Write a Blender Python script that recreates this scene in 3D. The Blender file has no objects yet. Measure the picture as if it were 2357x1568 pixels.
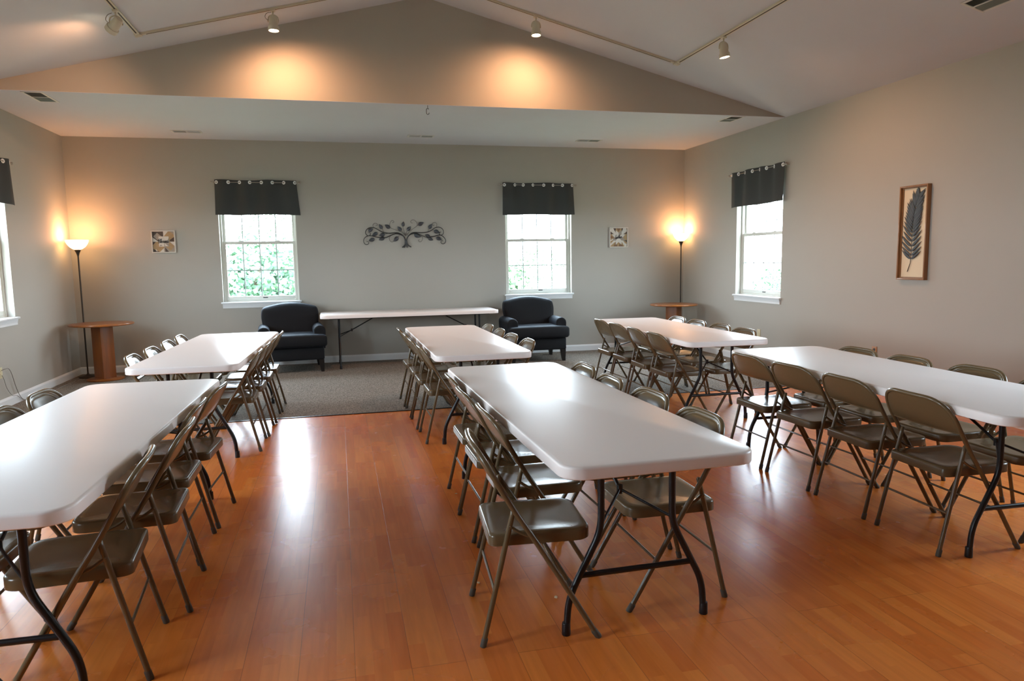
import bpy, bmesh, math, random
from mathutils import Vector, Matrix
random.seed(7)
S = bpy.context.scene
COL = S.collection
PI = math.pi

# ------------------------------------------------------------------ room numbers (metres)
XL, XR = -3.401, 5.389          # side walls
YB, YG, YC = 10.536, 7.906, 6.855   # back wall, gable wall over the alcove, carpet edge
YF = -6.5                       # wall behind the camera
ZC, XA, SL = 3.117, 0.994, 0.252    # eaves height, ridge x, ceiling slope
ZA = ZC + (XR - XA) * SL
WT = 0.16

# ------------------------------------------------------------------ materials
def lin(c):
    return tuple(((v / 255) / 12.92 if v / 255 <= .04045 else ((v / 255 + .055) / 1.055) ** 2.4) for v in c) + (1,)
MATS = {}
def mat(name, rgb, rough=.5, metal=0, spec=.5, noise=0, nscale=30, bump=0, bscale=200, coat=0, sheen=0, emit=None, estr=0):
    m = bpy.data.materials.new(name); m.use_nodes = True
    nt = m.node_tree; b = nt.nodes['Principled BSDF']
    c = lin(rgb)
    b.inputs['Base Color'].default_value = c
    b.inputs['Roughness'].default_value = rough
    b.inputs['Metallic'].default_value = metal
    b.inputs['Specular IOR Level'].default_value = spec
    b.inputs['Coat Weight'].default_value = coat
    if sheen:
        b.inputs['Sheen Weight'].default_value = sheen
        b.inputs['Sheen Roughness'].default_value = .4; b.inputs['Sheen Tint'].default_value = (.55, .72, 1, 1)
    if emit:
        b.inputs['Emission Color'].default_value = lin(emit); b.inputs['Emission Strength'].default_value = estr
    if noise or bump:
        tc = nt.nodes.new('ShaderNodeTexCoord')
    if noise:
        n = nt.nodes.new('ShaderNodeTexNoise'); n.inputs['Scale'].default_value = nscale; n.inputs['Detail'].default_value = 5
        nt.links.new(tc.outputs['Object'], n.inputs['Vector'])
        mx = nt.nodes.new('ShaderNodeMix'); mx.data_type = 'RGBA'
        mx.inputs['A'].default_value = tuple(v * (1 - noise) for v in c[:3]) + (1,)
        mx.inputs['B'].default_value = tuple(min(1, v * (1 + noise)) for v in c[:3]) + (1,)
        nt.links.new(n.outputs['Fac'], mx.inputs['Factor']); nt.links.new(mx.outputs['Result'], b.inputs['Base Color'])
    if bump:
        n2 = nt.nodes.new('ShaderNodeTexNoise'); n2.inputs['Scale'].default_value = bscale; n2.inputs['Detail'].default_value = 3
        nt.links.new(tc.outputs['Object'], n2.inputs['Vector'])
        bp = nt.nodes.new('ShaderNodeBump'); bp.inputs['Strength'].default_value = bump; bp.inputs['Distance'].default_value = .004
        nt.links.new(n2.outputs['Fac'], bp.inputs['Height']); nt.links.new(bp.outputs['Normal'], b.inputs['Normal'])
    MATS[name] = m
    return m

M_wall = mat('painted_wall', (175, 170, 160), .75, noise=.02, nscale=3, bump=.06, bscale=260, spec=.25)
M_ceil = mat('painted_ceiling', (200, 200, 205), .85, noise=.02, nscale=4, bump=.08, bscale=160, spec=.2)
M_trim = mat('white_trim_paint', (228, 230, 230), .35)
M_vinyl = mat('window_vinyl', (214, 213, 203), .4)
M_grille = mat('window_grille', (170, 176, 176), .45)
M_latch = mat('latch_dark', (70, 70, 66), .4)
M_plastic = mat('table_plastic', (243, 234, 230), .36, noise=.03, nscale=900, bump=.05, bscale=700)
M_tleg = mat('table_leg_paint', (24, 23, 24), .32, spec=.4)
M_chair = mat('chair_paint', (102, 84, 58), .27, coat=.1, noise=.04, nscale=40)
M_rubber = mat('chair_foot_rubber', (80, 72, 60), .6)
M_white = mat('white_paper', (226, 226, 222), .6)
M_ink = mat('grey_ink', (196, 196, 194), .6)
M_fabric = mat('navy_upholstery', (10, 11, 15), .7, noise=.25, nscale=160, bump=.3, bscale=900, sheen=.09, spec=.3)
M_darkleg = mat('espresso_wood', (22, 17, 14), .4)
M_oak = None
M_steel = mat('dark_lamp_steel', (72, 66, 60), .4, metal=.7)
M_rod = mat('brushed_nickel', (168, 160, 150), .3, metal=.9)
M_grommet = mat('pale_grommet', (246, 247, 247), .35)  # silvery rings coloured near white, standing in for light through their holes
M_valance = mat('charcoal_curtain', (62, 64, 63), .9, noise=.12, nscale=220, bump=.2, bscale=700)
M_track = mat('ivory_enamel', (201, 192, 172), .4)
M_slot = mat('track_slot', (52, 40, 22), .6)
M_cord = mat('grey_cord', (150, 148, 142), .5)
M_dcord = mat('dark_cord', (138, 134, 126), .5)
M_vent = mat('vent_white', (205, 204, 198), .5)
M_ventd = mat('vent_shadow', (52, 54, 51), .7)
M_louver = mat('vent_louver', (116, 120, 112), .6)
M_iron = mat('wrought_iron', (60, 60, 60), .45, metal=.5)
M_leafiron = mat('leaf_iron', (88, 90, 94), .4, metal=.5, noise=.35, nscale=45)
M_frond = mat('grey_frond', (74, 82, 86), .6, noise=.25, nscale=60)
M_stem = mat('frond_stem', (52, 44, 38), .6)
M_cream = mat('cream_linen', (222, 203, 172), .8, noise=.03, nscale=200)
M_ivory = mat('ivory_outlet', (214, 205, 170), .4)
M_brownplate = mat('tan_outlet', (176, 128, 82), .5)
M_black = mat('black_plastic', (20, 20, 22), .4)
M_ink2 = mat('black_lettering', (18, 20, 24), .6)
M_w1 = mat('sign_dark_wood', (76, 64, 56), .7, noise=.3, nscale=25)
M_w2 = mat('sign_tan_wood', (164, 136, 98), .7, noise=.25, nscale=25)
M_w3 = mat('sign_white_wash', (205, 200, 190), .7, noise=.1, nscale=25)
M_w4 = mat('sign_grey_wood', (150, 140, 128), .7, noise=.2, nscale=25)
M_w5 = mat('sign_brown_wood', (124, 92, 66), .7, noise=.25, nscale=25)
M_crumb = mat('crumb_pale', (226, 196, 150), .8)
M_bark = mat('bark', (92, 78, 62), .9, noise=.3, nscale=12)
M_lawn = mat('lawn_grass', (112, 118, 88), .95, noise=.25, nscale=6)
M_leafA = mat('foliage_light', (128, 150, 118), .8, noise=.3, nscale=1.5)
M_leafB = mat('foliage_deep', (98, 128, 100), .8, noise=.32, nscale=1.5)
M_bulb = mat('bulb_glass', (255, 244, 220), .4, emit=(255, 226, 180), estr=30)
M_shade = mat('lit_glass_shade', (250, 236, 214), .4, emit=(255, 196, 128), estr=11)
M_lens = mat('lit_spot_lens', (255, 246, 226), .3, emit=(255, 232, 196), estr=25)
M_lensoff = mat('spot_lens_glass', (210, 200, 180), .15)

def wood_mat(name, c1, c2, rough, axis='Z', scale=1.0, coat=.2):
    m = bpy.data.materials.new(name); m.use_nodes = True; nt = m.node_tree; b = nt.nodes['Principled BSDF']
    tc = nt.nodes.new('ShaderNodeTexCoord'); mp = nt.nodes.new('ShaderNodeMapping')
    sc = {'Z': (26, 26, 1.6), 'X': (1.6, 26, 26), 'Y': (26, 1.6, 26)}[axis]
    mp.inputs['Scale'].default_value = tuple(v * scale for v in sc)
    n = nt.nodes.new('ShaderNodeTexNoise'); n.inputs['Scale'].default_value = 1.5; n.inputs['Detail'].default_value = 6; n.inputs['Distortion'].default_value = .6
    mx = nt.nodes.new('ShaderNodeMix'); mx.data_type = 'RGBA'; mx.inputs['A'].default_value = lin(c1); mx.inputs['B'].default_value = lin(c2)
    nt.links.new(tc.outputs['Object'], mp.inputs['Vector']); nt.links.new(mp.outputs['Vector'], n.inputs['Vector'])
    nt.links.new(n.outputs['Fac'], mx.inputs['Factor']); nt.links.new(mx.outputs['Result'], b.inputs['Base Color'])
    b.inputs['Roughness'].default_value = rough; b.inputs['Coat Weight'].default_value = coat
    return m
M_oak = wood_mat('honey_oak', (98, 50, 10), (150, 82, 22), .35)
M_oaktop = wood_mat('honey_oak_top', (112, 60, 18), (160, 94, 38), .3, 'X', .8)
M_frame = wood_mat('walnut_frame', (112, 74, 40), (164, 114, 68), .45)

def floor_mat():
    m = bpy.data.materials.new('cherry_laminate'); m.use_nodes = True; nt = m.node_tree; b = nt.nodes['Principled BSDF']
    L = nt.links.new; N = nt.nodes.new
    tc = N('ShaderNodeTexCoord')
    sep = N('ShaderNodeSeparateXYZ'); L(tc.outputs['Object'], sep.inputs[0])
    cmb = N('ShaderNodeCombineXYZ'); L(sep.outputs['Y'], cmb.inputs['X']); L(sep.outputs['X'], cmb.inputs['Y'])
    def brick(w, h, off, mortar, c1, c2):
        k = N('ShaderNodeTexBrick'); L(cmb.outputs[0], k.inputs['Vector'])
        k.inputs['Scale'].default_value = 1; k.inputs['Brick Width'].default_value = w; k.inputs['Row Height'].default_value = h
        k.offset = off; k.offset_frequency = 2; k.inputs['Mortar Size'].default_value = mortar; k.inputs['Mortar Smooth'].default_value = .1
        k.inputs['Color1'].default_value = c1; k.inputs['Color2'].default_value = c2; k.inputs['Mortar'].default_value = (0, 0, 0, 1)
        return k
    strips = brick(.43, .0655, .37, 0, (0, 0, 0, 1), (1, 1, 1, 1))
    planks = brick(1.21, .1965, .41, .0012, (1, 1, 1, 1), (1, 1, 1, 1))
    mp = N('ShaderNodeMapping'); mp.inputs['Scale'].default_value = (34, 2.2, 1); L(tc.outputs['Object'], mp.inputs['Vector'])
    # shift the grain from strip to strip
    grain = N('ShaderNodeTexNoise'); grain.inputs['Scale'].default_value = 1; grain.inputs['Detail'].default_value = 4; grain.inputs['Distortion'].default_value = .5
    add = N('ShaderNodeVectorMath'); add.operation = 'MULTIPLY_ADD'
    add.inputs[1].default_value = (9, 9, 9); L(strips.outputs['Color'], add.inputs[0]); L(mp.outputs['Vector'], add.inputs[2])
    L(add.outputs[0], grain.inputs['Vector'])
    m1 = N('ShaderNodeMix'); m1.data_type = 'RGBA'
    m1.inputs['A'].default_value = lin((218, 115, 43)); m1.inputs['B'].default_value = lin((233, 136, 57)); L(strips.outputs['Color'], m1.inputs['Factor'])
    m2 = N('ShaderNodeMix'); m2.data_type = 'RGBA'; m2.blend_type = 'MULTIPLY'; m2.inputs['Factor'].default_value = .38
    rmp = N('ShaderNodeValToRGB'); rmp.color_ramp.elements[0].position = .3; rmp.color_ramp.elements[0].color = (.66, .60, .56, 1)
    rmp.color_ramp.elements[1].position = .7; rmp.color_ramp.elements[1].color = (1.1, 1.08, 1.05, 1)
    L(grain.outputs['Fac'], rmp.inputs[0]); L(m1.outputs['Result'], m2.inputs['A']); L(rmp.outputs[0], m2.inputs['B'])
    m3 = N('ShaderNodeMix'); m3.data_type = 'RGBA'; m3.blend_type = 'MULTIPLY'; m3.inputs['Factor'].default_value = .45
    L(m2.outputs['Result'], m3.inputs['A']); L(planks.outputs['Color'], m3.inputs['B'])
    L(m3.outputs['Result'], b.inputs['Base Color'])
    rn = N('ShaderNodeTexNoise'); rn.inputs['Scale'].default_value = 2.5; rn.inputs['Detail'].default_value = 4; L(tc.outputs['Object'], rn.inputs['Vector'])
    mr = N('ShaderNodeMapRange'); mr.inputs['To Min'].default_value = .235; mr.inputs['To Max'].default_value = .30; L(rn.outputs['Fac'], mr.inputs['Value'])
    L(mr.outputs['Result'], b.inputs['Roughness'])
    bp = N('ShaderNodeBump'); bp.inputs['Strength'].default_value = .25; bp.inputs['Distance'].default_value = .0015
    L(planks.outputs['Fac'], bp.inputs['Height']); bp.invert = True
    bp2 = N('ShaderNodeBump'); bp2.inputs['Strength'].default_value = .006; bp2.inputs['Distance'].default_value = .004
    wn = N('ShaderNodeTexNoise'); wn.inputs['Scale'].default_value = 5; L(tc.outputs['Object'], wn.inputs['Vector'])
    L(wn.outputs['Fac'], bp2.inputs['Height']); L(bp.outputs['Normal'], bp2.inputs['Normal']); L(bp2.outputs['Normal'], b.inputs['Normal'])
    return m
M_floor = floor_mat()
def carpet_mat():
    m = bpy.data.materials.new('loop_carpet'); m.use_nodes = True; nt = m.node_tree; b = nt.nodes['Principled BSDF']; L = nt.links.new; N = nt.nodes.new
    tc = N('ShaderNodeTexCoord'); n = N('ShaderNodeTexNoise'); n.inputs['Scale'].default_value = 85; n.inputs['Detail'].default_value = 3; L(tc.outputs['Object'], n.inputs['Vector'])
    r = N('ShaderNodeValToRGB'); r.color_ramp.elements[0].position = .36; r.color_ramp.elements[0].color = lin((86, 79, 71))
    r.color_ramp.elements[1].position = .64; r.color_ramp.elements[1].color = lin((152, 143, 131)); L(n.outputs['Fac'], r.inputs[0])
    L(r.outputs[0], b.inputs['Base Color']); b.inputs['Roughness'].default_value = .95; b.inputs['Specular IOR Level'].default_value = .1
    bp = N('ShaderNodeBump'); bp.inputs['Strength'].default_value = .6; bp.inputs['Distance'].default_value = .006; L(n.outputs['Fac'], bp.inputs['Height']); L(bp.outputs['Normal'], b.inputs['Normal'])
    return m
M_carpet = carpet_mat()
def glass_mat():
    m = bpy.data.materials.new('window_glass'); m.use_nodes = True; nt = m.node_tree; nt.nodes.remove(nt.nodes['Principled BSDF'])
    L = nt.links.new; N = nt.nodes.new
    t = N('ShaderNodeBsdfTransparent'); t.inputs[0].default_value = (.97, .985, .98, 1); g = N('ShaderNodeBsdfGlossy'); g.inputs['Roughness'].default_value = .02
    lw = N('ShaderNodeLayerWeight'); lw.inputs['Blend'].default_value = .5; pw = N('ShaderNodeMath'); pw.operation = 'POWER'; pw.inputs[1].default_value = 5
    f = N('ShaderNodeMath'); f.operation = 'MULTIPLY_ADD'; f.inputs[1].default_value = .6; f.inputs[2].default_value = .03; mx = N('ShaderNodeMixShader')
    L(lw.outputs['Facing'], pw.inputs[0]); L(pw.outputs[0], f.inputs[0]); L(f.outputs[0], mx.inputs[0]); L(t.outputs[0], mx.inputs[1]); L(g.outputs[0], mx.inputs[2]); L(mx.outputs[0], nt.nodes['Material Output'].inputs[0])
    return m
M_glass = glass_mat()

# ------------------------------------------------------------------ object helpers
def obj(name, bm, m, parent=None, smooth=True, angle=40):
    me = bpy.data.meshes.new(name); bmesh.ops.recalc_face_normals(bm, faces=bm.faces[:]); bm.to_mesh(me); bm.free()
    for x in (m if isinstance(m, (list, tuple)) else [m]): me.materials.append(x)
    if smooth:
        for p in me.polygons: p.use_smooth = True
        try: me.set_sharp_from_angle(angle=math.radians(angle))
        except Exception: pass
    o = bpy.data.objects.new(name, me); COL.objects.link(o)
    if parent: o.parent = parent
    return o
def thing(name, label, cat, loc=(0, 0, 0), rz=0, group=None):
    o = bpy.data.objects.new(name, None); COL.objects.link(o); o.empty_display_size = .1
    o.location = loc; o.rotation_euler = (0, 0, rz); o['label'] = label; o['category'] = cat
    if group: o['group'] = group
    return o
def tag(o, label, cat, group=None):
    o['label'] = label; o['category'] = cat
    if group: o['group'] = group
    return o
def struct(name, bm, m, parent=None, smooth=False):
    o = obj(name, bm, m, parent, smooth)
    if parent is None: o['kind'] = 'structure'
    return o
def copy_tree(o, parent=None):
    c = o.copy(); COL.objects.link(c)
    if parent: c.parent = parent
    for ch in list(o.children): copy_tree(ch, c)
    return c
def box(bm, x0, y0, z0, x1, y1, z1, mi=0, bevel=0, seg=2):
    vs = [bm.verts.new(p) for p in [(x0, y0, z0), (x1, y0, z0), (x1, y1, z0), (x0, y1, z0), (x0, y0, z1), (x1, y0, z1), (x1, y1, z1), (x0, y1, z1)]]
    fs = [bm.faces.new([vs[i] for i in q]) for q in [(3, 2, 1, 0), (4, 5, 6, 7), (0, 1, 5, 4), (1, 2, 6, 5), (2, 3, 7, 6), (3, 0, 4, 7)]]
    for f in fs: f.material_index = mi
    if bevel:
        es = list({e for f in fs for e in f.edges})
        bmesh.ops.bevel(bm, geom=es, offset=bevel, segments=seg, affect='EDGES', profile=.5)
    return vs
def loft(bm, rings, caps=True, mi=0, closed=True):
    R = [[bm.verts.new(p) for p in r] for r in rings]
    n = len(R[0])
    for a, b in zip(R, R[1:]):
        for i in range(n if closed else n - 1):
            j = (i + 1) % n
            f = bm.faces.new((a[i], a[j], b[j], b[i])); f.material_index = mi
    if caps:
        f = bm.faces.new(R[0][::-1]); f.material_index = mi
        f = bm.faces.new(R[-1]); f.material_index = mi
    return R
def smooth_path(pts, n=6):
    """Catmull-Rom through the points."""
    P = [Vector(p) for p in pts]; P = [P[0] * 2 - P[1]] + P + [P[-1] * 2 - P[-2]]
    out = []
    for i in range(1, len(P) - 2):
        for k in range(n):
            t = k / n; a, b, c, d = P[i - 1:i + 3]
            out.append(.5 * ((2 * b) + (c - a) * t + (2 * a - 5 * b + 4 * c - d) * t * t + (3 * b - a - 3 * c + d) * t ** 3))
    out.append(P[-2]); return out
def fillet(pts, r, n=5):
    """Polyline with its corners rounded by radius r."""
    P = [Vector(p) for p in pts]; out = [P[0]]
    for a, b, c in zip(P, P[1:], P[2:]):
        u = (a - b); v = (c - b); d = min(r, u.length * .45, v.length * .45)
        p0 = b + u.normalized() * d; p1 = b + v.normalized() * d
        for k in range(n + 1):
            t = k / n; out.append((1 - t) ** 2 * p0 + 2 * t * (1 - t) * b + t * t * p1)
    out.append(P[-1]); return out
def tube(bm, pts, r, seg=10, caps=True, mi=0):
    P = [Vector(p) for p in pts]; n = len(P)
    rr = r if isinstance(r, (list, tuple)) else [r] * n
    T = []
    for i in range(n):
        d = P[min(i + 1, n - 1)] - P[max(i - 1, 0)]
        T.append(d.normalized())
    up = Vector((0, 0, 1)) if abs(T[0].z) < .9 else Vector((1, 0, 0))
    nrm = (up - T[0] * up.dot(T[0])).normalized(); rings = []
    for i in range(n):
        nrm = (nrm - T[i] * nrm.dot(T[i])).normalized(); b = T[i].cross(nrm)
        rings.append([P[i] + (nrm * math.cos(2 * PI * k / seg) + b * math.sin(2 * PI * k / seg)) * rr[i] for k in range(seg)])
    loft(bm, rings, caps, mi)
def lathe(bm, prof, seg=32, c=(0, 0, 0), caps=True, mi=0):
    loft(bm, [[(c[0] + r * math.cos(2 * PI * k / seg), c[1] + r * math.sin(2 * PI * k / seg), c[2] + z) for k in range(seg)] for r, z in prof], caps, mi)
def rrect(hx, hy, r, n=6, cx=0, cy=0, rear=None):
    R0 = r; out = []
    for sx, sy, a0 in ((1, 1, 0), (-1, 1, PI / 2), (-1, -1, PI), (1, -1, 1.5 * PI)):
        r = max(min(R0 if rear is None or sy > 0 else min(R0, rear), hx - 1e-4, hy - 1e-4), 1e-4)
        for k in range(n + 1):
            a = a0 + PI / 2 * k / n
            out.append((cx + sx * (hx - r) + r * math.cos(a), cy + sy * (hy - r) + r * math.sin(a)))
    return out
def rslab(bm, hx, hy, r, rings, n=6, cx=0, cy=0):
    loft(bm, [[(x, y, z) for x, y in rrect(hx - i, hy - i, r - i, n, cx, cy)] for i, z in rings])
def bmn(): return bmesh.new()
def ground(bm):
    for v in bm.verts: v.co.z = max(v.co.z, .0005)

# ------------------------------------------------------------------ room shell
def wall(name, axis, pos, out, u0, u1, z0, z1, holes):
    """Wall slab with holes; axis is the axis the wall is perpendicular to, out the direction of its thickness."""
    bm = bmn(); us = sorted({u0, u1, *[h[0] for h in holes], *[h[1] for h in holes]}); zs = sorted({z0, z1, *[h[2] for h in holes], *[h[3] for h in holes]})
    for a, b in zip(us, us[1:]):
        for c, d in zip(zs, zs[1:]):
            if any(h[0] <= a and b <= h[1] and h[2] <= c and d <= h[3] for h in holes): continue
            p, q = sorted((pos, pos + out * WT))
            if axis == 'y': box(bm, a, p, c, b, q, d)
            else: box(bm, p, a, c, q, b, d)
    bmesh.ops.remove_doubles(bm, verts=bm.verts[:], dist=1e-5)
    # drop the inner faces between neighbouring blocks
    from collections import defaultdict
    seen = defaultdict(list)
    for f in bm.faces: seen[tuple(sorted(v.index for v in f.verts))].append(f) if False else seen[tuple(sorted(id(v) for v in f.verts))].append(f)
    bmesh.ops.delete(bm, geom=[f for fs in seen.values() if len(fs) > 1 for f in fs], context='FACES_ONLY')
    return struct(name, bm, M_wall)
Z0, Z1 = .91, 2.50
WIN = [('y', YB, 1, -1.562, -.547), ('y', YB, 1, 2.463, 3.503), ('x', XR, 1, 7.920, 8.968), ('x', XL, -1, 7.668, 8.708),
       ('x', XL, -1, 4.35, 5.39), ('x', XL, -1, 1.0, 2.04),
       ('x', XR, 1, 2.2, 3.24)]
def holes(axis, pos): return [(w[3], w[4], Z0, Z1) for w in WIN if w[0] == axis and w[1] == pos]
wall('wall_back', 'y', YB, 1, XL - WT, XR + WT, 0, ZC + .1, holes('y', YB))
wall('wall_left', 'x', XL, -1, YF, YB, 0, ZC + .1, holes('x', XL))
wall('wall_right', 'x', XR, 1, YF, YB, 0, ZC + .1, holes('x', XR))
wall('wall_front', 'y', YF, -1, XL - WT, XR + WT, 0, ZC + .1, holes('y', YF))
def gable(name, y0, y1, zb):
    bm = bmn(); pr = [(XL, zb), (XR, zb), (XR, ZC + .004), (XA, ZA + .004), (XL, ZC + .004)]
    if zb >= ZC: pr = [(XL, ZC), (XR, ZC), (XA, ZA + .004)]
    loft(bm, [[(x, y0, z) for x, z in pr], [(x, y1, z) for x, z in pr]]); return struct(name, bm, M_wall)
gable('wall_gable', YG, YG + .12, ZC)
gable('wall_front_gable', YF - WT, YF, ZC)
bm = bmn()   # two sloping ceiling planes as one slab
pr = [(XL - .2, ZC - .2 * SL), (XA, ZA), (XR + .2, ZC - .2 * SL), (XR + .2, ZC + .15), (XA, ZA + .2), (XL - .2, ZC + .15)]
pr = [(XL, ZC), (XA, ZA), (XR, ZC), (XR + .2, ZC), (XR + .2, ZC + .2), (XA, ZA + .25), (XL - .2, ZC + .2), (XL - .2, ZC)]
loft(bm, [[(x, YF - .2, z) for x, z in pr], [(x, YG + .06, z) for x, z in pr]]); struct('ceiling', bm, M_ceil)
bm = bmn(); box(bm, XL - .2, YG + .0005, ZC - .003, XR + .2, YB + .2, ZC + .2); struct('ceiling_alcove', bm, M_ceil)
bm = bmn(); box(bm, XL - WT, YF - WT, -.12, XR + WT, YC, 0); struct('floor', bm, M_floor)
bm = bmn(); box(bm, XL - WT, YC, -.12, XR + WT, YB + WT, .003); struct('floor_carpet', bm, M_carpet)
bm = bmn(); box(bm, XL, YC - .012, 0, XR, YC + .012, .006, bevel=.002); struct('trim_1', bm, M_tleg)
def base(name, axis, pos, inn, a, b):
    bm = bmn(); pr = [(0, 0), (.016, 0), (.016, .075), (.010, .088), (.004, .096), (0, .098)]
    if axis == 'y': loft(bm, [[(u, pos + inn * d, z) for d, z in pr] for u in (a, b)])
    else: loft(bm, [[(pos + inn * d, u, z) for d, z in pr] for u in (a, b)])
    struct(name, bm, M_trim)
base('baseboard_back', 'y', YB, -1, XL, XR); base('baseboard_left', 'x', XL, 1, YF, YB); base('baseboard_right', 'x', XR, -1, YF, YB); base('baseboard_front', 'y', YF, 1, XL, XR)

# ------------------------------------------------------------------ windows
def make_window(i, axis, pos, out, u0, u1):
    """Built looking along +y (u = x, depth d outward), then turned onto its wall."""
    root = bpy.data.objects.new(f'window_{i}', None); COL.objects.link(root); root['kind'] = 'structure'
    w = (u1 - u0) / 2
    # local: x across, y outward, z up
    if axis == 'y': root.location = ((u0 + u1) / 2, pos, 0); root.rotation_euler = (0, 0, 0 if out > 0 else PI)
    else: root.location = (pos, (u0 + u1) / 2, 0); root.rotation_euler = (0, 0, -PI / 2 if out > 0 else PI / 2)
    def ring(bm, hx, za, zb, t, tb, tt, y0, y1, bv=.004):
        box(bm, -hx, y0, za, -hx + t, y1, zb, bevel=bv); box(bm, hx - t, y0, za, hx, y1, zb, bevel=bv)
        box(bm, -hx + t, y0, za, hx - t, y1, za + tb, bevel=bv); box(bm, -hx + t, y0, zb - tt, hx - t, y1, zb, bevel=bv)
    bm = bmn(); ring(bm, w, Z0, Z1, .028, .022, .03, .075, .155); obj('window_frame', bm, M_vinyl, root)
    bm = bmn(); box(bm, -w + .002, .01, Z0, w - .002, .075, Z0 + .002); obj('sill_board', bm, M_trim, root)
    h = w - .028
    for nm, za, zb, y0, y1, tb, tt in (('lower_sash', Z0 + .022, 1.747, .082, .112, .052, .04), ('upper_sash', 1.712, Z1 - .03, .114, .144, .038, .045)):
        bm = bmn(); ring(bm, h, za, zb, .036, tb, tt, y0, y1); s = obj(nm, bm, M_vinyl, root)
        bm = bmn(); ym = (y0 + y1) / 2; box(bm, -h + .03, ym - .002, za + tb - .006, h - .03, ym + .002, zb - tt + .006); obj('pane', bm, M_glass, s)
        bm = bmn(); a, b, c, d = -h + .036, h - .036, za + tb, zb - tt
        for k in (1, 2, 3):
            x = a + (b - a) * k / 4; box(bm, x - .007, ym - .009, c, x + .007, ym - .0025, d)
        zm = (c + d) / 2 + (0 if nm == 'lower_sash' else .06); box(bm, a, ym - .0089, zm - .007, b, ym - .0026, zm + .007); obj('grille', bm, M_grille, s)
        if nm == 'lower_sash':
            for x in (-.24, .24):
                bm = bmn(); box(bm, x - .035, y0 + .004, zb - .004, x + .035, y1 - .004, zb + .012, bevel=.004); obj('sash_lock', bm, M_vinyl, s)
            bm = bmn(); box(bm, .01, y0 - .008, za + .022, .075, y0 + .002, za + .036, bevel=.003); obj('lift_handle', bm, M_latch, s)
    bm = bmn()  # stool with horns, apron below
    pr = [(.075, Z0), (-.03, Z0), (-.038, Z0 - .006), (-.038, Z0 - .014), (-.03, Z0 - .02), (.0, Z0 - .02), (.0, Z0), (.075, Z0)]
    box(bm, -w - .028, -.04, Z0 - .02, w + .028, -.0005, Z0 + .001, bevel=.006); obj('window_sill', bm, M_trim, root)
    bm = bmn(); pr = [(-.0005, Z0 - .02), (-.026, Z0 - .02), (-.02, Z0 - .04), (-.015, Z0 - .06), (-.015, Z0 - .082), (-.0005, Z0 - .082)]
    loft(bm, [[(x + (-.012 if x < 0 else .012) * 0, y, z) for y, z in pr] for x in (-w - .008, w + .008)]); obj('apron', bm, M_trim, root, smooth=False)
    # daylight portal: tells the renderer where the sky comes in
    L = bpy.data.lights.new('sky_portal', 'AREA'); L.shape = 'RECTANGLE'; L.size = 2 * w; L.size_y = Z1 - Z0
    L.cycles.is_portal = True
    lo = bpy.data.objects.new('sky_portal', L); COL.objects.link(lo); lo.parent = root
    lo.location = (0, .158, (Z0 + Z1) / 2); lo.rotation_euler = (-PI / 2, 0, 0)
    return root
for i, wdef in enumerate(WIN): make_window(i + 1, *wdef)

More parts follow.
